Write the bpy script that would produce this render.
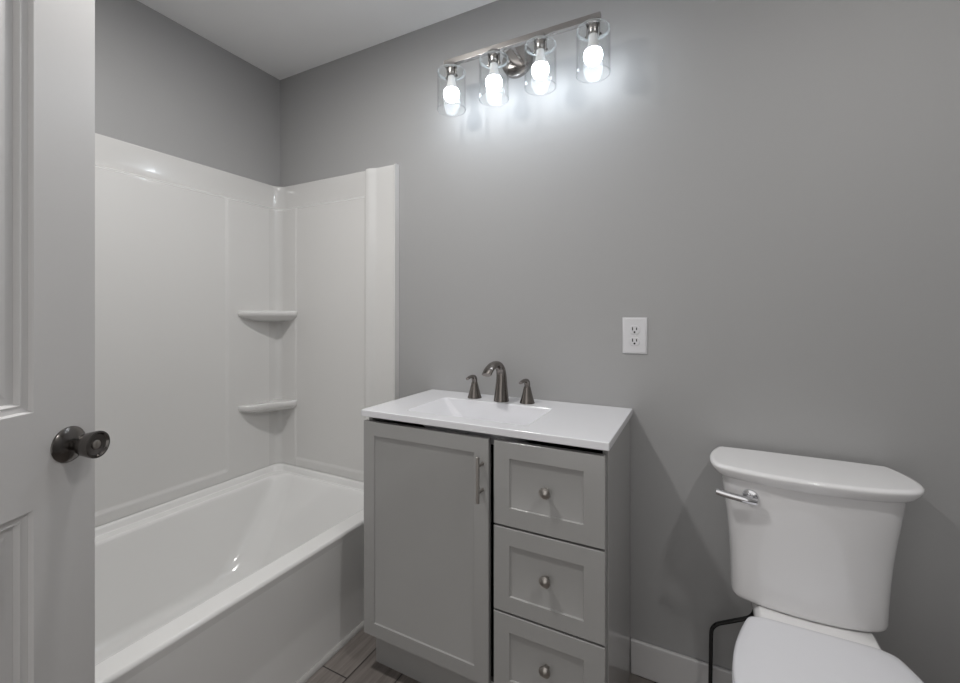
import bpy, bmesh, math
from mathutils import Vector, Matrix

for o in list(bpy.data.objects):
    bpy.data.objects.remove(o)
SC = bpy.context.scene
COL = SC.collection
PI = math.pi

# ------------------------------------------------------------------ camera, world, exposure
cam = bpy.data.cameras.new('camera')
cam.sensor_width = 36.0
cam.lens = 426.4 / 960 * 36.0
cam.shift_y = -0.0292
cam.clip_start = 0.02
camera = bpy.data.objects.new('camera', cam)
COL.objects.link(camera)
camera.location = (1.997, -1.55, 1.235)
camera.rotation_euler = (PI / 2, 0, math.radians(27.06))
SC.camera = camera

world = bpy.data.worlds.new('world')
SC.world = world
world.use_nodes = True
world.node_tree.nodes['Background'].inputs[0].default_value = (1.0, 0.985, 0.97, 1)
world.node_tree.nodes['Background'].inputs[1].default_value = 0.95

BULB_E = 28.5
CEIL_E = 350.0
TUB_FILL_E = 600.0  # unseen fixture added to brighten the tub side

SC.view_settings.view_transform = 'Standard'
SC.view_settings.look = 'None'
SC.view_settings.gamma = 1.0
SC.view_settings.use_curve_mapping = False
SC.view_settings.exposure = 0.0

# ------------------------------------------------------------------ materials
def mat(name, color, rough=0.5, metal=0.0, bump=0.0, bscale=200.0, coat=0.0, spec=0.5, noise=0.0, nscale=3.0):
    m = bpy.data.materials.new(name)
    m.use_nodes = True
    nt = m.node_tree
    b = nt.nodes['Principled BSDF']
    b.inputs['Base Color'].default_value = (*color, 1)
    b.inputs['Roughness'].default_value = rough
    b.inputs['Metallic'].default_value = metal
    b.inputs['Coat Weight'].default_value = coat
    b.inputs['Coat Roughness'].default_value = 0.05
    b.inputs['Specular IOR Level'].default_value = spec
    tc = nt.nodes.new('ShaderNodeTexCoord')
    if bump > 0:
        n = nt.nodes.new('ShaderNodeTexNoise')
        n.inputs['Scale'].default_value = bscale
        n.inputs['Detail'].default_value = 3
        nt.links.new(tc.outputs['Object'], n.inputs['Vector'])
        bp = nt.nodes.new('ShaderNodeBump')
        bp.inputs['Strength'].default_value = bump
        bp.inputs['Distance'].default_value = 0.002
        nt.links.new(n.outputs['Fac'], bp.inputs['Height'])
        nt.links.new(bp.outputs['Normal'], b.inputs['Normal'])
    if noise > 0:
        n = nt.nodes.new('ShaderNodeTexNoise')
        n.inputs['Scale'].default_value = nscale
        n.inputs['Detail'].default_value = 4
        nt.links.new(tc.outputs['Object'], n.inputs['Vector'])
        mr = nt.nodes.new('ShaderNodeMapRange')
        mr.inputs['To Min'].default_value = rough - noise
        mr.inputs['To Max'].default_value = rough + noise
        nt.links.new(n.outputs['Fac'], mr.inputs['Value'])
        nt.links.new(mr.outputs['Result'], b.inputs['Roughness'])
    return m

M_WALL = mat('grey_wall_paint', (0.37, 0.368, 0.368), 0.6, bump=0.12, bscale=260, noise=0.06)
M_CEIL = mat('ceiling_paint', (0.88, 0.88, 0.88), 0.8, bump=0.08, bscale=220)
M_TRIM = mat('white_trim_paint', (0.62, 0.61, 0.61), 0.35)
M_SHOE = mat('shoe_strip_paint', (0.42, 0.41, 0.40), 0.4)
M_DOOR = mat('door_paint', (0.63, 0.62, 0.615), 0.38, bump=0.06, bscale=150)
M_ACRYL = mat('white_acrylic', (0.68, 0.672, 0.66), 0.15, coat=0.6)
M_SATIN = mat('satin_white_acrylic', (0.68, 0.672, 0.66), 0.42)
M_TUB = mat('white_tub_enamel', (0.80, 0.795, 0.785), 0.14, coat=0.4)
M_CHINA = mat('white_vitreous_china', (0.84, 0.832, 0.835), 0.10, coat=0.5)
M_SEAT = mat('white_plastic_seat', (0.76, 0.76, 0.79), 0.25)
M_VAN = mat('grey_cabinet_paint', (0.36, 0.356, 0.349), 0.16)
M_GAP_SHADE = mat('gap_shade_interior', (0.02, 0.02, 0.02), 0.9)  # shade put into the colour: near-black inside so door and drawer gaps read black
M_STONE = mat('white_cultured_marble', (0.785, 0.785, 0.81), 0.14, coat=0.3)
M_NICKEL = mat('brushed_nickel', (0.42, 0.395, 0.37), 0.28, 1.0)
M_FAUCET = mat('dark_brushed_nickel', (0.235, 0.215, 0.20), 0.24, 1.0)
M_BAR = mat('light_bar_nickel', (0.36, 0.34, 0.325), 0.24, 1.0)
M_BRONZE = mat('dark_pewter_metal', (0.15, 0.14, 0.133), 0.20, 1.0)
M_CHROME = mat('chrome', (0.75, 0.75, 0.77), 0.08, 1.0)
M_BLACK = mat('black_hose', (0.015, 0.015, 0.015), 0.25)
M_SLOT = mat('black_slot', (0.01, 0.01, 0.01), 0.6)
M_PLATE = mat('white_plastic', (0.66, 0.655, 0.67), 0.35)
M_SOCK = mat('white_bulb_neck', (0.75, 0.75, 0.75), 0.4)

def emis(name, color, strength):
    m = bpy.data.materials.new(name)
    m.use_nodes = True
    b = m.node_tree.nodes['Principled BSDF']
    b.inputs['Base Color'].default_value = (0.8, 0.8, 0.8, 1)
    b.inputs['Emission Color'].default_value = (*color, 1)
    b.inputs['Emission Strength'].default_value = strength
    return m
M_BULB = emis('lit_bulb', (0.84, 0.915, 1.0), BULB_E)
M_DIFF = emis('lit_ceiling_diffuser', (1.0, 0.985, 0.965), CEIL_E)
M_TUB_FILL = emis('tub_fill_diffuser', (1.0, 0.985, 0.965), TUB_FILL_E)

def glass():
    m = bpy.data.materials.new('clear_thin_glass')
    m.use_nodes = True
    nt = m.node_tree
    nt.nodes.clear()
    N = nt.nodes.new
    out = N('ShaderNodeOutputMaterial')
    geo = N('ShaderNodeNewGeometry')
    dot = N('ShaderNodeVectorMath'); dot.operation = 'DOT_PRODUCT'
    nt.links.new(geo.outputs['Normal'], dot.inputs[0]); nt.links.new(geo.outputs['Incoming'], dot.inputs[1])
    ab = N('ShaderNodeMath'); ab.operation = 'ABSOLUTE'; nt.links.new(dot.outputs['Value'], ab.inputs[0])
    su = N('ShaderNodeMath'); su.operation = 'SUBTRACT'; su.inputs[0].default_value = 1; nt.links.new(ab.outputs[0], su.inputs[1])
    pw = N('ShaderNodeMath'); pw.operation = 'POWER'; nt.links.new(su.outputs[0], pw.inputs[0]); pw.inputs[1].default_value = 5
    ma = N('ShaderNodeMath'); ma.operation = 'MULTIPLY_ADD'; nt.links.new(pw.outputs[0], ma.inputs[0])
    ma.inputs[1].default_value = 1.0; ma.inputs[2].default_value = 0.009
    tr = N('ShaderNodeBsdfTransparent'); tr.inputs[0].default_value = (0.985, 0.99, 0.99, 1)
    gl = N('ShaderNodeBsdfGlossy'); gl.inputs['Roughness'].default_value = 0.02
    mx = N('ShaderNodeMixShader')
    nt.links.new(ma.outputs[0], mx.inputs[0]); nt.links.new(tr.outputs[0], mx.inputs[1]); nt.links.new(gl.outputs[0], mx.inputs[2])
    nt.links.new(mx.outputs[0], out.inputs[0])
    return m
M_GLASS = glass()
def glass_edge():
    m = bpy.data.materials.new('polished_glass_edge')
    m.use_nodes = True
    nt = m.node_tree
    b = nt.nodes['Principled BSDF']
    b.inputs['Base Color'].default_value = (0.62, 0.66, 0.67, 1)
    b.inputs['Roughness'].default_value = 0.1
    b.inputs['Alpha'].default_value = 0.42
    return m
M_EDGE = glass_edge()

def floor_mat():
    m = bpy.data.materials.new('wood_look_plank_tile')
    m.use_nodes = True
    nt = m.node_tree
    b = nt.nodes['Principled BSDF']
    N = nt.nodes.new; L = nt.links.new
    tc = N('ShaderNodeTexCoord')
    sep = N('ShaderNodeSeparateXYZ'); L(tc.outputs['Object'], sep.inputs[0])
    def add(s, v):
        a = N('ShaderNodeMath'); a.operation = 'ADD'; L(s, a.inputs[0]); a.inputs[1].default_value = v; return a.outputs[0]
    com = N('ShaderNodeCombineXYZ')
    L(add(sep.outputs['Y'], 0.47 + 0.61 * 5), com.inputs['X'])
    L(add(sep.outputs['X'], -0.94 + 1.55), com.inputs['Y'])
    br = N('ShaderNodeTexBrick')
    L(com.outputs[0], br.inputs['Vector'])
    br.inputs['Scale'].default_value = 1.0
    br.inputs['Brick Width'].default_value = 0.61
    br.inputs['Row Height'].default_value = 0.155
    br.inputs['Mortar Size'].default_value = 0.0022
    br.inputs['Mortar Smooth'].default_value = 0.1
    br.inputs['Bias'].default_value = 0.0
    br.inputs['Color1'].default_value = (0.19, 0.170, 0.158, 1)
    br.inputs['Color2'].default_value = (0.25, 0.225, 0.21, 1)
    br.inputs['Mortar'].default_value = (0.035, 0.03, 0.03, 1)
    mp = N('ShaderNodeMapping'); mp.inputs['Scale'].default_value = (40, 2.2, 1)
    L(tc.outputs['Object'], mp.inputs['Vector'])
    nz = N('ShaderNodeTexNoise'); nz.inputs['Scale'].default_value = 1.6; nz.inputs['Detail'].default_value = 6
    nz.inputs['Roughness'].default_value = 0.6
    L(mp.outputs[0], nz.inputs['Vector'])
    rp = N('ShaderNodeValToRGB')
    rp.color_ramp.elements[0].position = 0.3; rp.color_ramp.elements[0].color = (0.62, 0.60, 0.58, 1)
    rp.color_ramp.elements[1].position = 0.7; rp.color_ramp.elements[1].color = (1.12, 1.12, 1.12, 1)
    L(nz.outputs['Fac'], rp.inputs['Fac'])
    mx = N('ShaderNodeMix'); mx.data_type = 'RGBA'; mx.blend_type = 'MULTIPLY'; mx.inputs['Factor'].default_value = 1
    L(br.outputs['Color'], mx.inputs['A']); L(rp.outputs['Color'], mx.inputs['B'])
    L(mx.outputs['Result'], b.inputs['Base Color'])
    b.inputs['Roughness'].default_value = 0.38
    bp = N('ShaderNodeBump'); bp.inputs['Strength'].default_value = 0.5; bp.inputs['Distance'].default_value = 0.002
    inv = N('ShaderNodeMath'); inv.operation = 'SUBTRACT'; inv.inputs[0].default_value = 1; L(br.outputs['Fac'], inv.inputs[1])
    L(inv.outputs[0], bp.inputs['Height']); L(bp.outputs['Normal'], b.inputs['Normal'])
    return m
M_FLOOR = floor_mat()

# ------------------------------------------------------------------ mesh helpers
def world_origin(o):
    v = Vector((0, 0, 0))
    while o is not None:
        v += o.location
        o = o.parent
    return v

def build(name, bm, m, parent=None, angle=35, local=False, bevel=0.0, recalc=True, wn=False):
    if recalc:
        bmesh.ops.recalc_face_normals(bm, faces=bm.faces)
    if parent is not None and not local:
        bmesh.ops.translate(bm, verts=bm.verts, vec=-world_origin(parent))
    me = bpy.data.meshes.new(name)
    bm.to_mesh(me)
    bm.free()
    for p in me.polygons:
        p.use_smooth = True
    me.set_sharp_from_angle(angle=math.radians(angle))
    me.materials.append(m)
    o = bpy.data.objects.new(name, me)
    COL.objects.link(o)
    if parent is not None:
        o.parent = parent
    if bevel > 0:
        md = o.modifiers.new('bevel', 'BEVEL')
        md.width = bevel; md.segments = 3; md.limit_method = 'ANGLE'; md.angle_limit = math.radians(40)
        md.harden_normals = False
    if wn or bevel > 0:
        w = o.modifiers.new('weighted_normal', 'WEIGHTED_NORMAL')
        w.keep_sharp = True
        w.weight = 80
    return o

def thing(name, label, cat, loc=(0, 0, 0), rotz=0, group=None):
    o = bpy.data.objects.new(name, None)
    o.empty_display_size = 0.05
    COL.objects.link(o)
    o.location = loc
    o.rotation_euler = (0, 0, rotz)
    return tag(o, label, cat, group)

def tag(o, label, cat=None, group=None, kind=None):
    if label: o['label'] = label
    if cat: o['category'] = cat
    if group: o['group'] = group
    if kind: o['kind'] = kind
    return o

def box(bm, x0, x1, y0, y1, z0, z1, bev=0.0, seg=2):
    r = bmesh.ops.create_cube(bm, size=1.0)
    vs = r['verts']
    for v in vs:
        v.co = Vector(((x0 + x1) / 2 + v.co.x * (x1 - x0), (y0 + y1) / 2 + v.co.y * (y1 - y0), (z0 + z1) / 2 + v.co.z * (z1 - z0)))
    if bev > 0:
        es = list({e for v in vs for e in v.link_edges})
        bmesh.ops.bevel(bm, geom=es, offset=bev, segments=seg, profile=0.5, affect='EDGES')

def loft(bm, rings, cap0=False, cap1=False, closed=True):
    R = [[bm.verts.new(p) for p in r] for r in rings]
    n = len(R[0])
    for a, b in zip(R[:-1], R[1:]):
        for i in range(n if closed else n - 1):
            j = (i + 1) % n
            bm.faces.new((a[i], a[j], b[j], b[i]))
    if cap0: bm.faces.new(list(reversed(R[0])))
    if cap1: bm.faces.new(R[-1])
    return R

def rrect(x0, x1, y0, y1, r, z, k=8):
    pts = []
    for cx, cy, a0 in ((x1 - r, y1 - r, 0), (x0 + r, y1 - r, 90), (x0 + r, y0 + r, 180), (x1 - r, y0 + r, 270)):
        for i in range(k):
            a = math.radians(a0 + 90 * i / (k - 1))
            pts.append(Vector((cx + r * math.cos(a), cy + r * math.sin(a), z)))
    return pts

def frame_from(d):
    d = Vector(d).normalized()
    up = Vector((0, 0, 1)) if abs(d.z) < 0.95 else Vector((1, 0, 0))
    a = up.cross(d).normalized()
    return a, d.cross(a).normalized(), d

def lathe(bm, base, axis, prof, n=40, cap0=True, cap1=True):
    """prof: list of (radius, distance along the axis)"""
    a, b, d = frame_from(axis)
    base = Vector(base)
    rings = [[base + d * h + (a * math.cos(2 * PI * i / n) + b * math.sin(2 * PI * i / n)) * max(r, 1e-4) for i in range(n)] for r, h in prof]
    loft(bm, rings, cap0, cap1)

def spline(pts, n):
    """Catmull-Rom through pts (any dimension as Vectors), open"""
    P = [Vector(p) for p in pts]
    P = [P[0] * 2 - P[1]] + P + [P[-1] * 2 - P[-2]]
    out = []
    m = len(P) - 3
    for s in range(n + 1):
        t = s / n * m
        i = min(int(t), m - 1)
        t -= i
        p0, p1, p2, p3 = P[i:i + 4]
        out.append(0.5 * ((2 * p1) + (p2 - p0) * t + (2 * p0 - 5 * p1 + 4 * p2 - p3) * t * t + (3 * p1 - p0 - 3 * p2 + p3) * t ** 3))
    return out

def sweep(bm, pts, rad, n=20, flat=None, cap=True):
    """rad: list of radii; flat: list of vertical squash factors of the section"""
    pts = [Vector(p) for p in pts]
    rings = []
    nrm = None
    for i, p in enumerate(pts):
        d = (pts[min(i + 1, len(pts) - 1)] - pts[max(i - 1, 0)]).normalized()
        if nrm is None:
            nrm = frame_from(d)[0]
        nrm = (nrm - d * nrm.dot(d)).normalized()
        b = d.cross(nrm)
        r = rad[i] if isinstance(rad, (list, tuple)) else rad
        f = flat[i] if flat else 1.0
        rings.append([p + nrm * r * f * math.cos(2 * PI * k / n) + b * r * math.sin(2 * PI * k / n) for k in range(n)])
    loft(bm, rings, cap, cap)

def fillet(pts, r, k=6):
    pts = [Vector(p) for p in pts]
    out = [pts[0]]
    for a, b, c in zip(pts[:-2], pts[1:-1], pts[2:]):
        p = b + (a - b).normalized() * r
        q = b + (c - b).normalized() * r
        for i in range(k + 1):
            t = i / k
            out.append(p * (1 - t) ** 2 + b * 2 * t * (1 - t) + q * t * t)
    out.append(pts[-1])
    return out

# ------------------------------------------------------------------ the setting
RX, NY, H = 2.95, -1.80, 2.487       # right wall, near wall, ceiling height
def struct(name, bm, m, label, **k):
    return tag(build(name, bm, m, **k), label, None, None, 'structure')

bm = bmesh.new(); box(bm, -0.1, RX + 0.1, NY - 1.0, 0.1, -0.1, 0.0)
struct('floor', bm, M_FLOOR, 'taupe wood look plank tile floor with dark grout lines')
bm = bmesh.new(); box(bm, -0.1, RX + 0.1, NY - 0.1, 0.1, H, H + 0.1)
struct('ceiling', bm, M_CEIL, 'plain pale grey ceiling')
bm = bmesh.new(); box(bm, -0.1, RX + 0.1, 0.0, 0.1, 0.0, H)
struct('wall_back', bm, M_WALL, 'grey wall behind the vanity and toilet')
bm = bmesh.new(); box(bm, -0.1, 0.0, NY - 0.1, 0.0, 0.0, H)
struct('wall_left', bm, M_WALL, 'grey wall above the long side of the tub surround')
bm = bmesh.new(); box(bm, RX, RX + 0.1, NY - 0.1, 0.0, 0.0, H)
struct('wall_right', bm, M_WALL, 'grey wall on the far side of the toilet')
bm = bmesh.new(); box(bm, 0.0, 0.86, NY, -1.535, 0.0, H)
struct('wall_alcove', bm, M_WALL, 'grey stub wall closing the foot of the tub alcove')
DX0, DX1, DH = 1.15, 2.20, 2.05
bm = bmesh.new()
box(bm, 0.0, DX0, NY - 0.1, NY, 0.0, H); box(bm, DX1, RX, NY - 0.1, NY, 0.0, H); box(bm, DX0, DX1, NY - 0.1, NY, DH, H)
struct('wall_near', bm, M_WALL, 'grey wall with the doorway beside the toilet')
# baseboards
def baseboard(name, x0, x1, y0, y1, label):
    bm = bmesh.new(); box(bm, x0, x1, y0, y1, 0.0, 0.117)
    return struct(name, bm, M_TRIM, label, bevel=0.005)
baseboard('baseboard_back', 1.7905, RX, -0.013, 0.0, 'white baseboard along the wall behind the toilet')
baseboard('baseboard_right', RX - 0.013, RX, NY, -0.013, 'white baseboard along the right wall')
bm = bmesh.new()
prof = [(0.0, 0.0)] + [(0.014 * math.cos(a), 0.015 * math.sin(a)) for a in [PI / 2 * i / 8 for i in range(9)]]
X0 = 0.8128
loft(bm, [[Vector((X0 + px, y, pz)) for px, pz in prof] for y in (-1.535, -0.002)], True, True)
struct('trim_1', bm, M_SHOE, 'white quarter round shoe strip along the foot of the tub apron')

# ------------------------------------------------------------------ door (open into the room, seen at the left edge)
door_dir = Vector((0.434, -0.901, 0)).normalized()            # from the free edge back to the hinge
edge = Vector((0.889, -1.128, 0))
DW, DT = 0.72, 0.035
hinge = edge + door_dir * DW
ang = math.atan2(-door_dir.y, -door_dir.x)                     # local +x runs from hinge to free edge
# local: x 0..DW hinge->edge, visible face on local -y side (towards the camera)
def door_panel_mesh():
    bm = bmesh.new()
    face = -DT / 2
    xs = [0.0, 0.118, DW - 0.118, DW]
    zs = [0.012, 0.25, 0.883, 1.058, 1.90, 2.03]
    for side in (-1, 1):
        y = side * DT / 2
        def q(x0, x1, z0, z1):
            bm.faces.new([bm.verts.new((a, y, b)) for a, b in ((x0, z0), (x1, z0), (x1, z1), (x0, z1))])
        for i in range(3):
            for j in range(5):
                if i == 1 and j in (1, 3):
                    continue
                q(xs[i], xs[i + 1], zs[j], zs[j + 1])
        for j in (1, 3):
            x0, x1, z0, z1 = xs[1], xs[2], zs[j], zs[j + 1]
            #   inset along the face, depth below the face
            steps = [(0, 0), (0.003, 0.0070), (0.0125, 0.0085), (0.014, 0.0076), (0.0155, 0.0078), (0.0165, 0.0098), (0.0195, 0.0160), (0.031, 0.0165), (0.033, 0.0160), (0.068, 0.0060), (0.070, 0.0050), (0.072, 0.0050), (0.073, 0.0056)]
            rings = [[Vector((a, y - side * d, b)) for a, b in ((x0 + s, z0 + s), (x1 - s, z0 + s), (x1 - s, z1 - s), (x0 + s, z1 - s))] for s, d in steps]
            loft(bm, rings, False, True)
    for a, b in (((0, 0), (0, 1)),):
        pass
    y0, y1 = -DT / 2, DT / 2
    def quad(*p): bm.faces.new([bm.verts.new(c) for c in p])
    z0, z1 = zs[0], zs[-1]
    quad((0, y0, z0), (0, y1, z0), (0, y1, z1), (0, y0, z1))
    quad((DW, y0, z0), (DW, y1, z0), (DW, y1, z1), (DW, y0, z1))
    quad((0, y0, z1), (DW, y0, z1), (DW, y1, z1), (0, y1, z1))
    quad((0, y0, z0), (DW, y0, z0), (DW, y1, z0), (0, y1, z0))
    bmesh.ops.remove_doubles(bm, verts=bm.verts, dist=0.0003)
    return bm
# the camera is on which side?
def to_local(p):
    d = p - hinge
    return Vector((d.x * math.cos(-ang) - d.y * math.sin(-ang), d.x * math.sin(-ang) + d.y * math.cos(-ang), p.z))
cside = 1 if to_local(Vector(camera.location)).y > 0 else -1
door = build('door_1', door_panel_mesh(), M_DOOR, local=True, angle=12)
# centre the slab so that the face towards the camera passes through the measured edge
nrm = Vector((-math.sin(ang), math.cos(ang), 0)) * cside
door.location = hinge - nrm * DT / 2
door.rotation_euler = (0, 0, ang)
tag(door, 'white panelled door standing open at the left edge, dark round knob', None, None, 'structure')
def knob(side):
    kx, kz = DW - 0.055, 0.982
    ax = (0, side, 0)
    bm = bmesh.new()
    y = side * DT / 2
    lathe(bm, (kx, y, kz), ax, [(0.034, 0), (0.0345, 0.002), (0.033, 0.004), (0.024, 0.008), (0.0155, 0.0125), (0.012, 0.014)], 48)
    r = build('rosette', bm, M_BRONZE, k_root[0], local=True)
    bm = bmesh.new()
    lathe(bm, (kx, y + side * 0.010, kz), ax, [(0.0115, 0), (0.0105, 0.008), (0.0125, 0.014), (0.019, 0.019), (0.0215, 0.024), (0.0245, 0.038), (0.026, 0.046), (0.0255, 0.049), (0.0225, 0.0495), (0.020, 0.046), (0.010, 0.0445), (0.0001, 0.0445)], 48)
    build('knob_handle', bm, M_BRONZE, k_root[0], local=True)
    bm = bmesh.new()
    lathe(bm, (kx, y + side * 0.0535, kz), ax, [(0.0085, 0), (0.0085, 0.0025), (0.007, 0.0035), (0.0001, 0.0035)], 24)
    box(bm, kx - 0.0012, kx + 0.0012, *sorted((y + side * 0.0565, y + side * 0.0585)), kz - 0.005, kz + 0.005)
    build('turn_button', bm, M_NICKEL, k_root[0], local=True)
for side in (cside, -cside):
    kr = bpy.data.objects.new('door_knob', None); COL.objects.link(kr); kr.parent = door; kr.empty_display_size = 0.03
    k_root = [kr]
    knob(side)

# ------------------------------------------------------------------ bathtub
tub = thing('bathtub', 'white alcove bathtub with smooth apron, left of the grey vanity', 'bathtub', (0.41, -0.765, 0))
bm = bmesh.new()
y0, y1, x1 = -1.53, -0.002, 0.825
RZ = 0.42
def R(xa, xb, ya, yb, r, z): return rrect(xa, xb, ya, yb, r, z, 12)
rings = [
    R(0.002, x1 - 0.0035, y0, y1, 0.004, RZ - 0.034),
    R(0.002, x1, y0, y1, 0.006, RZ - 0.014),
    R(0.002, x1 - 0.0005, y0, y1, 0.008, RZ - 0.009),
    R(0.002, x1 - 0.0035, y0, y1, 0.009, RZ - 0.003),
    R(0.002, x1 - 0.009, y0, y1, 0.010, RZ),
    R(0.085, x1 - 0.068, y0 + 0.055, y1 - 0.050, 0.085, RZ),
    R(0.090, x1 - 0.074, y0 + 0.060, y1 - 0.055, 0.085, RZ - 0.0018),
    R(0.094, x1 - 0.079, y0 + 0.064, y1 - 0.061, 0.085, RZ - 0.005),
    R(0.098, x1 - 0.084, y0 + 0.070, y1 - 0.068, 0.085, RZ - 0.012),
    R(0.102, x1 - 0.088, y0 + 0.078, y1 - 0.078, 0.085, RZ - 0.03),
    R(0.120, x1 - 0.105, y0 + 0.11, y1 - 0.16, 0.10, RZ - 0.15),
    R(0.140, x1 - 0.125, y0 + 0.15, y1 - 0.26, 0.12, 0.15),
    R(0.152, x1 - 0.140, y0 + 0.17, y1 - 0.31, 0.12, 0.105),
    R(0.170, x1 - 0.160, y0 + 0.20, y1 - 0.345, 0.12, 0.082),
    R(0.200, x1 - 0.190, y0 + 0.24, y1 - 0.39, 0.11, 0.072),
    R(0.300, x1 - 0.290, y0 + 0.40, y1 - 0.60, 0.08, 0.070),
]
loft(bm, rings, False, True)
basin = build('basin', bm, M_TUB, tub, angle=60, wn=True)
# upstand ledge that the surround sits on
bm = bmesh.new()
def lpath(off, z):
    r = 0.045
    c = (off + r, -off - r)
    pts = [Vector((off, y0, z))]
    for i in range(9):
        a = PI - PI / 2 * i / 8
        pts.append(Vector((c[0] + r * math.cos(a), c[1] + r * math.sin(a), z)))
    pts.append(Vector((0.79, -off, z)))
    return pts
loft(bm, [lpath(0.052, RZ - 0.002), lpath(0.046, RZ + 0.001), lpath(0.043, RZ + 0.006), lpath(0.040, RZ + 0.022), lpath(0.036, RZ + 0.028), lpath(0.030, RZ + 0.030), lpath(0.004, RZ + 0.030)], closed=False)
build('ledge', bm, M_TUB, tub, recalc=False, angle=60)
bm = bmesh.new()
ap = [(x1 - 0.0035, RZ - 0.034), (x1 - 0.006, RZ - 0.10), (x1 - 0.0145, 0.185), (x1 - 0.016, 0.160), (x1 - 0.0125, 0.145), (x1 - 0.0125, 0.003)]
n0 = [(x, z) for x, z in ap]
loft(bm, [[Vector((x, y, z)) for x, z in n0 + [(x1 - 0.05, 0.003), (x1 - 0.05, RZ - 0.034)]] for y in (y0, y1)], True, True)
build('apron', bm, M_TUB, tub, angle=30, wn=True)

# ------------------------------------------------------------------ tub surround
sur = thing('tub_surround', 'white moulded wall surround above the bathtub with two corner shelves', 'tub surround', (0.41, -0.002, 0.451))
ZB, ZT, ZBAND = 0.452, 1.906, 1.784
def smooth(e0, e1, t):
    t = max(0.0, min(1.0, (t - e0) / (e1 - e0))) if e1 != e0 else (1.0 if t >= e0 else 0.0)
    return t * t * (3 - 2 * t)
RC = 0.06
LEN_L = 1.53 - RC
ARC = RC * PI / 2
def plan(s):
    """returns point on the wall line and its inward normal; s measured from the tub foot"""
    if s <= LEN_L:
        return Vector((0.0, -1.53 + s)), Vector((1, 0))
    if s <= LEN_L + ARC:
        a = PI - (s - LEN_L) / RC
        c = Vector((RC, -RC))
        n = Vector((-math.cos(a), -math.sin(a)))
        return c - n * RC, n
    return Vector((RC + s - LEN_L - ARC, 0.0)), Vector((0, -1))
S_END = LEN_L + ARC + 0.794 - RC
def s_of_y(y): return 1.53 + y
def s_of_x(x): return LEN_L + ARC + x - RC
def offset(s, z):
    b = 0.026
    # top band stands proud of the panels and leans a little
    band = smooth(ZBAND - 0.007, ZBAND + 0.005, z)
    sx0, sx1 = s_of_x(0.62), s_of_x(0.688)
    band_w = 1 - smooth(sx0 - 0.012, sx0 + 0.008, s)
    setback = 0.016 + 0.020 * max(0.0, min(0.55, s_of_y(-0.30) - s))
    b -= setback * band * band_w
    b += (z - ZBAND) * 0.022 * band * band_w
    # recessed field on the long wall
    inL = 1 - smooth(s_of_y(-0.315), s_of_y(-0.298), s)
    inLz = smooth(0.488, 0.506, z) * (1 - band)
    b -= 0.006 * inL * inLz
    # lower part drifts out toward the tub
    b += 0.004 * (1 - (z - ZB) / (ZT - ZB))
    # end wall field
    inW = smooth(s_of_x(0.148), s_of_x(0.160), s) * band_w * (1 - band) * smooth(0.485, 0.50, z)
    b -= 0.004 * inW
    # pilaster: slanted face, then flat flange
    b += 0.014 * smooth(sx0, sx0 + 0.012, s) * (1 - smooth(sx0 + 0.022, sx1, s))
    b -= 0.004 * smooth(sx0, sx0 + 0.012, s)
    # rolled outer edge
    b += 0.006 * smooth(S_END - 0.012, S_END - 0.006, s)
    # rounded top
    return b
ss = set()
def rng(a, b, n):
    for i in range(n + 1): ss.add(round(a + (b - a) * i / n, 5))
rng(0, s_of_y(-0.33), 12); rng(s_of_y(-0.33), s_of_y(-0.28), 12); rng(s_of_y(-0.28), LEN_L, 8)
rng(LEN_L, LEN_L + ARC, 14); rng(LEN_L + ARC, s_of_x(0.13), 5); rng(s_of_x(0.13), s_of_x(0.17), 10)
rng(s_of_x(0.17), s_of_x(0.60), 10); rng(s_of_x(0.60), s_of_x(0.70), 34); rng(s_of_x(0.70), S_END - 0.016, 5); rng(S_END - 0.016, S_END, 10)
ss = sorted(ss)
zz = set()
def rz(a, b, n):
    for i in range(n + 1): zz.add(round(a + (b - a) * i / n, 5))
rz(ZB, 0.48, 3); rz(0.48, 0.51, 8); rz(0.51, ZBAND - 0.014, 12); rz(ZBAND - 0.014, ZBAND + 0.006, 10); rz(ZBAND + 0.006, ZT - 0.006, 4)
zz = sorted(zz)
bm = bmesh.new()
rings = []
def srow(z, f, dz=0):
    row = []
    for s in ss:
        p, n = plan(s)
        q = p + n * (offset(s, z) * f)
        row.append(Vector((q.x, q.y, z + dz)))
    # end cap back to the wall
    p, n = plan(S_END)
    row.append(Vector((p.x + 0.001, p.y - 0.001, z + dz)))
    return row
rings.append(srow(ZB, 0.05))
rings.append(srow(ZB, 0.9))
rings += [srow(z, 1.0) for z in zz]
rings.append(srow(ZT - 0.002, 0.9)); rings.append(srow(ZT, 0.7)); rings.append(srow(ZT, 0.05))
loft(bm, rings, closed=False)
wp = build('wall_panel', bm, M_ACRYL, sur, angle=60)
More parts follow.
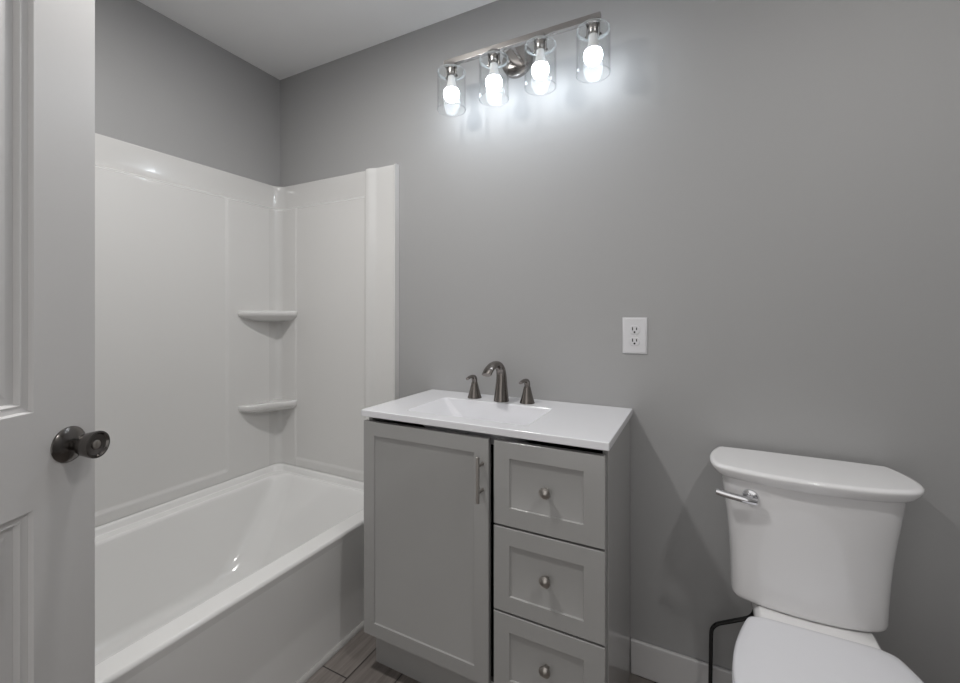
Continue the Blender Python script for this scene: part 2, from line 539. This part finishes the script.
# the flat fields are a satin finish, the moulded band and corners are glossy
wp.data.materials.append(M_SATIN)
so_ = world_origin(wp)
for p in wp.data.polygons:
    c = p.center + so_
    if c.z < ZBAND - 0.012 and ((c.x < 0.05 and c.y < -0.10) or (c.y > -0.05 and 0.16 < c.x < 0.61)):
        p.material_index = 1
def corner_shelf(zt):
    bm = bmesh.new()
    def outline(k, z, shrink=1.0):
        base = [(0.012, -0.254), (0.030, -0.252), (0.060, -0.238), (0.083, -0.203), (0.098, -0.165), (0.128, -0.105), (0.154, -0.055), (0.163, -0.034), (0.158, -0.012)]
        pts = spline([Vector((x, y, 0)) for x, y in base], 28)
        c = Vector((0.012, -0.012, 0))
        out = []
        for p in pts:
            q = c + (p - c) * shrink
            out.append(Vector((q.x - k * 0.55, q.y + k * 0.45, z)))
        return [Vector((0.006, out[0].y, z))] + out + [Vector((out[-1].x, -0.006, z)), Vector((0.006, -0.006, z))]
    rings = [outline(0.012, zt), outline(0.004, zt + 0.003), outline(0.0, zt + 0.001), outline(-0.003, zt - 0.005), outline(-0.003, zt - 0.016), outline(0.0, zt - 0.022), outline(0.006, zt - 0.026), outline(0.004, zt - 0.033, 0.92), outline(0.0, zt - 0.043, 0.78), outline(0, zt - 0.050, 0.60), outline(0, zt - 0.054, 0.38)]
    rings = [outline(0.030, zt - 0.002)] + rings
    loft(bm, rings, True, True)
    return bm
for zt in (1.246, 0.788):
    build('corner_shelf', corner_shelf(zt), M_ACRYL, sur, angle=60)

# ------------------------------------------------------------------ vanity cabinet
VX0, VX1, VF = 0.979, 1.790, -0.405
van = thing('vanity_cabinet', 'grey shaker vanity cabinet with one door and three drawers', 'cabinet', (1.385, -0.2, 0))
bm = bmesh.new()
ZTOP = 0.884
bm.free()
for xa in (VX0, VX1 - 0.016):
    bm = bmesh.new()
    pr = [(VF, 0.135), (-0.353, 0.135), (-0.353, 0.0), (-0.002, 0.0), (-0.002, ZTOP), (VF, ZTOP)]
    loft(bm, [[Vector((x, y, z)) for y, z in pr] for x in (xa, xa + 0.016)], True, True)
    build('side_panel', bm, M_VAN, van, bevel=0.0012, angle=20)
bm = bmesh.new()
box(bm, VX0 + 0.016, VX1 - 0.016, -0.008, -0.002, 0.12, ZTOP)
box(bm, VX0 + 0.016, VX1 - 0.016, VF + 0.012, -0.008, 0.130, 0.146)
box(bm, 1.455, 1.469, VF + 0.05, -0.008, 0.146, 0.79)
build('interior', bm, M_GAP_SHADE, van)
bm = bmesh.new(); box(bm, VX0 + 0.001, VX1 - 0.001, -0.369, -0.354, 0.0, 0.130)
# notch: the left side panel is cut back above the toe kick by starting higher in front
build('toe_kick', bm, M_VAN, van)
def shaker(x0, x1, z0, z1, fl, fr, fb, ft):
    bm = bmesh.new()
    yf, yb = -0.432, -0.414
    d = 0.0052
    o = [(x0, z0), (x1, z0), (x1, z1), (x0, z1)]
    i1 = [(x0 + fl, z0 + fb), (x1 - fr, z0 + fb), (x1 - fr, z1 - ft), (x0 + fl, z1 - ft)]
    def ring(p, y, s=0): 
        return [Vector((x + (s if k in (0, 3) else -s), y, z + (s if k in (0, 1) else -s))) for k, (x, z) in enumerate(p)]
    loft(bm, [ring(o, yb), ring(o, yf + 0.0015), ring(o, yf, 0.0015), ring(i1, yf), ring(i1, yf + d * 0.85, 0.0018), ring(i1, yf + d, 0.0045)], True, True)
    return bm
vd = build('door', shaker(0.978, 1.4535, 0.144, 0.8690, 0.046, 0.047, 0.036 + 0.009, 0.046), M_VAN, van, angle=20)
bm = bmesh.new()
hx, hy = 1.4345, -0.464
lathe(bm, (hx, hy, 0.690), (0, 0, 1), [(0.0045, 0), (0.0055, 0.001), (0.0055, 0.131), (0.0045, 0.132)], 20)
for z in (0.7175, 0.7945):
    lathe(bm, (hx, -0.431, z), (0, -1, 0), [(0.006, 0), (0.0042, 0.003), (0.0042, 0.033)], 16)
h = build('handle', bm, M_NICKEL, vd)
h['label'] = 'brushed nickel bar handle'
for z0, z1, ft, fb in ((0.6285, 0.8690, 0.0475, 0.052), (0.382, 0.6225, 0.049, 0.046), (0.144, 0.376, 0.049, 0.046)):
    # local numbers are in metres above the floor
    dr = build('drawer', shaker(1.470, 1.7855, z0, z1, 0.0495, 0.0545, fb, ft), M_VAN, van, angle=20)
    zc = (z0 + z1) / 2 + (0.0 if z1 > 0.8 else 0.008)
    bm = bmesh.new()
    lathe(bm, (1.629, -0.4255, zc), (0, -1, 0), [(0.0075, 0), (0.006, 0.003), (0.0055, 0.010), (0.008, 0.0145), (0.0145, 0.018), (0.016, 0.0215), (0.0155, 0.025), (0.0135, 0.0265), (0.0125, 0.0262), (0.011, 0.0275), (0.0001, 0.030)], 32)
    k = build('knob', bm, M_NICKEL, dr)
    k['label'] = 'brushed nickel round knob'

# ------------------------------------------------------------------ counter with moulded sink
top = thing('sink_top', 'white countertop with moulded rectangular sink on the grey vanity', 'countertop', (1.385, -0.2, 0.8850))
CX0, CX1, CY0, CZ = 0.971, 1.797, -0.438, 0.907
bm = bmesh.new()
def C(i, z, r=0.004): return rrect(CX0 + i, CX1 - i, CY0 + i, -0.001 - i * 0.2, r, z, 6)
BX0, BX1, BY0, BY1 = 1.116, 1.552, -0.377, -0.127
def B(i, z, r=0.016): return rrect(BX0 + i, BX1 - i, BY0 + i, BY1 - i, r, z, 6)
loft(bm, [C(0.012, 0.8850), C(0.001, 0.8850), C(0.0, 0.8868), C(0.0, CZ - 0.003), C(0.0009, CZ - 0.0009), C(0.003, CZ), B(-0.002, CZ)])
build('countertop', bm, M_STONE, top, angle=60, wn=True)
bm = bmesh.new()
def S(l, r, f, b, rad, z): return rrect(BX0 + l, BX1 - r, BY0 + f, BY1 - b, rad, z, 6)
loft(bm, [S(-0.002, -0.002, -0.002, -0.002, 0.016, CZ), S(0.0, 0.0, 0.0, 0.0, 0.016, CZ - 0.001), S(0.003, 0.002, 0.002, 0.002, 0.016, CZ - 0.004),
          S(0.060, 0.020, 0.014, 0.012, 0.03, CZ - 0.062), S(0.078, 0.03, 0.022, 0.02, 0.03, CZ - 0.078), S(0.10, 0.055, 0.045, 0.04, 0.03, CZ - 0.086), S(0.20, 0.19, 0.11, 0.11, 0.012, CZ - 0.089)], False, True)
build('sink_basin', bm, M_STONE, top, angle=60, wn=True)
bm = bmesh.new()
lathe(bm, (1.338, -0.252, CZ - 0.0886), (0, 0, 1), [(0.021, 0), (0.021, 0.002), (0.018, 0.003), (0.015, 0.0015), (0.0001, 0.001)], 32)
build('drain', bm, M_NICKEL, top)

# ------------------------------------------------------------------ faucet
fau = thing('faucet', 'brushed nickel widespread faucet with arched spout and two handles', 'faucet', (1.340, -0.085, CZ))
bm = bmesh.new()
path = spline([(1.340, -0.088, CZ), (1.340, -0.087, CZ + 0.045), (1.340, -0.086, CZ + 0.090), (1.339, -0.095, CZ + 0.122), (1.337, -0.120, CZ + 0.140), (1.335, -0.150, CZ + 0.140), (1.333, -0.178, CZ + 0.127), (1.331, -0.197, CZ + 0.110)], 42)
rad = [r.x for r in spline([Vector((v, 0)) for v in (0.0290, 0.0235, 0.0195, 0.0185, 0.0190, 0.0200, 0.0205, 0.0200)], 42)]
flat = [r.x for r in spline([Vector((v, 0)) for v in (1.0, 1.0, 0.92, 0.78, 0.66, 0.56, 0.50, 0.48)], 42)]
sweep(bm, path, rad, 28, flat)
build('spout', bm, M_FAUCET, fau, angle=50)
for hx in (1.222, 1.440):
    bm = bmesh.new()
    lathe(bm, (hx, -0.079, CZ), (0, 0, 1), [(0.0275, 0), (0.0275, 0.003), (0.024, 0.012), (0.0178, 0.035), (0.0132, 0.055), (0.0115, 0.060), (0.0105, 0.0605)], 36)
    hb = build('handle', bm, M_FAUCET, fau)
    bm = bmesh.new()
    p = spline([(hx, -0.079, CZ + 0.060), (hx, -0.079, CZ + 0.070), (hx - 0.001, -0.084, CZ + 0.080), (hx - 0.003, -0.098, CZ + 0.0845), (hx - 0.006, -0.113, CZ + 0.082), (hx - 0.008, -0.124, CZ + 0.079)], 26)
    r = [v.x for v in spline([Vector((v, 0)) for v in (0.0105, 0.0108, 0.0110, 0.0098, 0.0095, 0.0085)], 26)]
    fl = [v.x for v in spline([Vector((v, 0)) for v in (1, 1, 0.85, 0.65, 0.6, 0.6)], 26)]
    sweep(bm, p, r, 20, fl)
    build('lever', bm, M_FAUCET, hb)

# ------------------------------------------------------------------ outlet
ox, oz = 1.804, 1.159
out = thing('outlet', 'white duplex electrical outlet on the wall right of the faucet', 'outlet', (ox, 0, oz))
bm = bmesh.new()
def P(i, y): return [Vector((ox + sx * (0.0405 - i), y, oz + sz * (0.062 - i))) for sx, sz in ((-1, -1), (1, -1), (1, 1), (-1, 1))]
loft(bm, [P(0, -0.0002), P(0, -0.0025), P(0.001, -0.004), P(0.0055, -0.0065), P(0.007, -0.007)], True, True)
build('cover_plate', bm, M_PLATE, out, angle=60, wn=True)
for dz in (0.0195, -0.0195):
    bm = bmesh.new()
    n = 36
    def rr(k, y):
        pts = []
        for i in range(n):
            a = 2 * PI * i / n
            pts.append(Vector((ox + k * 0.0172 * math.cos(a), y, oz + dz + max(-0.0145, min(0.0145, 0.0172 * math.sin(a))) * k)))
        return pts
    loft(bm, [rr(1, -0.006), rr(1, -0.0085), rr(0.96, -0.0092)], True, True)
    rc = build('receptacle', bm, M_PLATE, out, angle=30)
    bm = bmesh.new()
    for dx, hh in ((-0.0065, 0.0055), (0.0065, 0.0045)):
        box(bm, ox + dx - 0.0017, ox + dx + 0.0017, -0.0096, -0.0088, oz + dz + 0.004 - hh, oz + dz + 0.004 + hh)
    lathe(bm, (ox, -0.0088, oz + dz - 0.0075), (0, -1, 0), [(0.0033, 0), (0.0033, 0.0008)], 16)
    s = build('slots', bm, M_SLOT, rc)
    s['label'] = 'three dark plug slots'
bm = bmesh.new()
lathe(bm, (ox, -0.0068, oz), (0, -1, 0), [(0.003, 0), (0.0028, 0.001), (0.0001, 0.0014)], 16)
build('screw', bm, M_PLATE, out)

# ------------------------------------------------------------------ vanity light
LY = -0.130
fx = thing('vanity_light', 'nickel bar light with four glowing bulbs in clear glass cylinders', 'light fixture', (1.40, 0, 2.23))
bm = bmesh.new(); box(bm, 1.117, 1.715, LY - 0.010, LY + 0.010, 2.196, 2.217, 0.001)
build('bar', bm, M_BAR, fx, wn=True)
bm = bmesh.new()
lathe(bm, (1.372, -0.0005, 2.215), (0, -1, 0), [(0.062, 0), (0.062, 0.012), (0.060, 0.017), (0.055, 0.020), (0.040, 0.0225), (0.0001, 0.024)], 56)
build('wall_canopy', bm, M_BAR, fx)
bm = bmesh.new()
for dx in (-0.022, 0.022):
    lathe(bm, (1.372 + dx, -0.018, 2.2075), (0, -1, 0), [(0.006, 0), (0.006, -LY - 0.02)], 20)
build('arm', bm, M_BAR, fx)
for bx in (1.148, 1.329, 1.508, 1.690):
    bm = bmesh.new()
    lathe(bm, (bx, LY, 2.198), (0, 0, -1), [(0.021, 0), (0.022, 0.002), (0.022, 0.014), (0.0165, 0.016), (0.0165, 0.044), (0.0155, 0.046)], 32)
    so = build('socket', bm, M_BAR, fx)
    for sx in (-1, 1):
        bm = bmesh.new()
        box(bm, bx + sx * 0.0205 - 0.001, bx + sx * 0.0205 + 0.001, LY - 0.004, LY + 0.004, 2.144, 2.191, 0.0004)
        build('shade_clip', bm, M_BAR, so)
        bm = bmesh.new()
        lathe(bm, (bx + sx * 0.0218, LY, 2.150), (sx, 0, 0), [(0.0035, 0), (0.0035, 0.004), (0.0025, 0.005)], 14)
        build('thumb_screw', bm, M_BRONZE, so)
    bm = bmesh.new()
    ro, ri, zt, zb = 0.0555, 0.0520, 2.172, 2.022
    lathe(bm, (bx, LY, 0), (0, 0, 1), [(0.0225, zt - 0.003), (0.0225, zt), (ro - 0.006, zt), (ro - 0.0015, zt - 0.002), (ro, zt - 0.007), (ro, zb + 0.001), ((ro + ri) / 2, zb), (ri, zb + 0.001), (ri, zt - 0.008), (ri - 0.003, zt - 0.004), (0.0225, zt - 0.003)], 64, False, False)
    bmesh.ops.remove_doubles(bm, verts=bm.verts, dist=0.00005)
    gs = build('glass_shade', bm, M_GLASS, fx, angle=50)
    gs.data.materials.append(M_EDGE)
    gz = world_origin(gs).z
    for p in gs.data.polygons:
        zmax = max(gs.data.vertices[v].co.z for v in p.vertices) + gz
        zmin = min(gs.data.vertices[v].co.z for v in p.vertices) + gz
        rad_ = math.hypot(p.center.x + fx.location.x - bx, p.center.y - LY)
        if zmax < zb + 0.003 or (zmin > zt - 0.009 and rad_ > ro - 0.008 and zmax < zt + 0.001):
            p.material_index = 1
    bm = bmesh.new()
    zc, r = 2.084, 0.0305
    pr = []
    for i in range(15):
        a = -PI / 2 + (PI / 2 + 0.55) * i / 14
        pr.append((r * math.cos(a), zc + r * math.sin(a)))
    lathe(bm, (bx, LY, 0), (0, 0, 1), pr, 40, True, True)
    b = build('bulb', bm, M_BULB, fx, angle=60)
    bm = bmesh.new()
    a = 0.55
    lathe(bm, (bx, LY, 0), (0, 0, 1), [(r * math.cos(a), zc + r * math.sin(a)), (0.0215, zc + 0.024), (0.018, zc + 0.034), (0.0145, zc + 0.050), (0.0135, zc + 0.064), (0.013, zc + 0.068)], 40)
    build('bulb_neck', bm, M_SOCK, b, angle=60)

# ceiling light, out of the frame near the right wall: it throws the toilet's shadow; the tub-side one is an added fill light
for lx, lyy, lab in ((2.62, -1.0, 'round flush ceiling light above the toilet'), (0.95, -0.95, 'added unseen fill light on the ceiling between the tub and the open door')):
    cl = thing('ceiling_light', lab, 'light fixture', (lx, lyy, H), 0, 'flush ceiling lights')
    bm = bmesh.new()
    lathe(bm, (lx, lyy, H - 0.0003), (0, 0, -1), [(0.095, 0), (0.095, 0.006), (0.085, 0.012), (0.052, 0.014), (0.052, 0.008)], 48, True, True)
    build('trim_ring', bm, M_TRIM, cl)
    bm = bmesh.new()
    lathe(bm, (lx, lyy, H - 0.0085), (0, 0, -1), [(0.050, 0), (0.050, 0.004), (0.036, 0.007), (0.0001, 0.009)], 40)
    build('diffuser', bm, M_DIFF if lx > 2 else M_TUB_FILL, cl)

# ------------------------------------------------------------------ toilet
TX = 2.256
toi = thing('toilet', 'white two piece toilet with closed lid beside the vanity', 'toilet', (TX, -0.35, 0))
def tank_outline(hw, yb, yf, z, n=60):
    d = yf - yb
    half = [(0.885, 0.0), (0.905, 0.03), (0.955, 0.18), (0.985, 0.32), (1.0, 0.5), (0.99, 0.66), (0.962, 0.765), (0.895, 0.84), (0.69, 0.91), (0.38, 0.975), (0.0, 1.0)]
    pts = [Vector((x * hw, yb + t * d, 0)) for x, t in half]
    sp = spline(pts, n // 2)
    rhalf = half[:5] + [(0.975, 0.64), (0.915, 0.755), (0.81, 0.84), (0.62, 0.912), (0.36, 0.972), (0.0, 1.0)]
    sr = spline([Vector((x * hw, yb + t * d, 0)) for x, t in rhalf], n // 2)
    right = [Vector((TX + p.x, p.y, z)) for p in sr]
    left = [Vector((TX - p.x, p.y, z)) for p in reversed(sp[:-1])]
    return right + left
bm = bmesh.new()
rows = [(0.786, 0.199, -0.224), (0.77, 0.1985, -0.2235), (0.75, 0.1965, -0.222), (0.72, 0.1925, -0.219), (0.68, 0.187, -0.2135), (0.62, 0.181, -0.205), (0.56, 0.177, -0.196), (0.50, 0.175, -0.187), (0.452, 0.1745, -0.180), (0.444, 0.1735, -0.179), (0.438, 0.171, -0.176), (0.4352, 0.165, -0.170), (0.4345, 0.150, -0.15)]
loft(bm, [tank_outline(hw, -0.022, yf, z) for z, hw, yf in rows], True, True)
build('tank', bm, M_CHINA, toi, angle=60)
bm = bmesh.new()
rows = [(0.7865, 0.206, -0.231), (0.7875, 0.211, -0.234), (0.794, 0.219, -0.238), (0.803, 0.2255, -0.2415), (0.810, 0.2285, -0.244), (0.815, 0.2278, -0.2435), (0.8185, 0.224, -0.239), (0.8198, 0.216, -0.231), (0.8205, 0.12, -0.15)]
loft(bm, [tank_outline(hw, -0.020, yf, z) for z, hw, yf in rows], True, True)
build('tank_lid', bm, M_CHINA, toi, angle=60, wn=True)
# flush lever
bm = bmesh.new()
def tank_front_y(x, hw, yf, yb=-0.022):
    pts = tank_outline(hw, yb, yf, 0)
    best = min(pts, key=lambda p: abs(p.x - x) + (10 if p.y > -0.08 else 0))
    return best.y
lz = 0.746
ly = tank_front_y(2.126, 0.1965, -0.222)
lathe(bm, (2.126, ly + 0.012, lz), Vector((-0.25, -1, 0)), [(0.0195, 0), (0.0195, 0.013), (0.017, 0.018), (0.010, 0.020), (0.009, 0.028)], 28)
p = spline([(2.136, ly - 0.019, lz - 0.006), (2.112, ly - 0.019, lz - 0.005), (2.088, ly - 0.017, lz - 0.003), (2.063, ly - 0.013, lz - 0.001), (2.043, ly - 0.008, lz + 0.001)], 20)
sweep(bm, p, [0.0092] * 21, 20, [0.7] * 21)
lv = build('flush_lever', bm, M_CHROME, toi, angle=40)
lv['label'] = 'chrome flush lever'
# bowl
BX = TX + 0.005
def oval(z, yb, yf, hw, sq=2.4, n=64, cx=BX):
    cy, ry = (yb + yf) / 2, abs(yf - yb) / 2
    pts = []
    for i in range(n):
        a = 2 * PI * i / n
        c, s = math.cos(a), math.sin(a)
        pts.append(Vector((cx + hw * math.copysign(abs(c) ** (2 / sq), c), cy + ry * math.copysign(abs(s) ** (2 / sq), s), z)))
    return pts
half_seat = [(-0.2225, 0.0), (-0.223, 0.10), (-0.228, 0.128), (-0.240, 0.146), (-0.270, 0.158), (-0.31, 0.170), (-0.36, 0.182), (-0.42, 0.1905), (-0.48, 0.192), (-0.54, 0.185), (-0.60, 0.160), (-0.645, 0.122), (-0.672, 0.075), (-0.682, 0.0)]
def seat_outline(z, grow=0.0):
    sp = spline([Vector((w * 1.015, y, 0)) for y, w in half_seat], 52)
    cy = -0.45
    f = lambda p: Vector((p.x + (grow * (1 if p.x > 0.01 else 0) * min(1, p.x / 0.08)), p.y + grow * (1 if p.y > cy else -1) * min(1, abs(p.y - cy) / 0.15), z))
    pts = [f(p) for p in sp]
    return [Vector((BX + p.x, p.y, z)) for p in pts] + [Vector((BX - p.x, p.y, z)) for p in reversed(pts[1:-1])]
bm = bmesh.new()
rows = [(0.0, -0.16, -0.58, 0.115, 2.6), (0.015, -0.16, -0.58, 0.115, 2.6), (0.06, -0.165, -0.56, 0.105, 2.6), (0.16, -0.16, -0.56, 0.110, 2.6), (0.25, -0.15, -0.60, 0.140, 2.4), (0.33, -0.14, -0.645, 0.172, 2.3), (0.385, -0.13, -0.668, 0.183, 2.3), (0.402, -0.13, -0.670, 0.184, 2.3), (0.409, -0.135, -0.664, 0.178, 2.3), (0.410, -0.17, -0.63, 0.15, 2.3)]
loft(bm, [oval(*r) for r in rows], True, True)
build('bowl', bm, M_CHINA, toi, angle=60)
# deck carrying the tank
bm = bmesh.new()
loft(bm, [rrect((BX + 0.005) - 0.110, (BX + 0.005) + 0.110, -0.30, -0.05, 0.05, 0.20, 10), rrect((BX + 0.005) - 0.122, (BX + 0.005) + 0.122, -0.30, -0.045, 0.04, 0.34, 10), rrect((BX + 0.005) - 0.131, (BX + 0.005) + 0.131, -0.30, -0.04, 0.03, 0.40, 10), rrect((BX + 0.005) - 0.131, (BX + 0.005) + 0.131, -0.297, -0.04, 0.03, 0.415, 10), rrect((BX + 0.005) - 0.127, (BX + 0.005) + 0.127, -0.292, -0.045, 0.03, 0.422, 10), rrect((BX + 0.005) - 0.118, (BX + 0.005) + 0.118, -0.21, -0.055, 0.03, 0.434, 10)], True, True)
build('tank_deck', bm, M_CHINA, toi, angle=50)
bm = bmesh.new()
loft(bm, [seat_outline(0.412, -0.004), seat_outline(0.414, 0.0), seat_outline(0.424, 0.001), seat_outline(0.428, -0.002), seat_outline(0.4285, -0.008)], True, True)
build('seat', bm, M_SEAT, toi, angle=50)
bm = bmesh.new()
loft(bm, [seat_outline(0.430, -0.006), seat_outline(0.431, -0.001), seat_outline(0.438, 0.0), seat_outline(0.4435, -0.002), seat_outline(0.4465, -0.007), seat_outline(0.448, -0.02), seat_outline(0.4495, -0.06)], True, True)
build('seat_lid', bm, M_SEAT, toi, angle=60)

# ------------------------------------------------------------------ water supply
sup = thing('supply_hose', 'black water supply hose bending from the toilet tank to the floor', 'hose', (2.03, -0.06, 0))
bm = bmesh.new()
pts = fillet([(2.1455, -0.078, 0.4335), (2.1455, -0.074, 0.348), (2.034, -0.06, 0.278), (2.030, -0.06, 0.012)], 0.028, 8)
sweep(bm, pts, 0.0058, 18)
build('hose', bm, M_BLACK, sup, angle=50)
bm = bmesh.new()
lathe(bm, (2.030, -0.06, 0.0005), (0, 0, 1), [(0.028, 0), (0.027, 0.003), (0.012, 0.010), (0.0075, 0.012), (0.0075, 0.03), (0.006, 0.031)], 28)
build('floor_flange', bm, M_CHROME, sup)
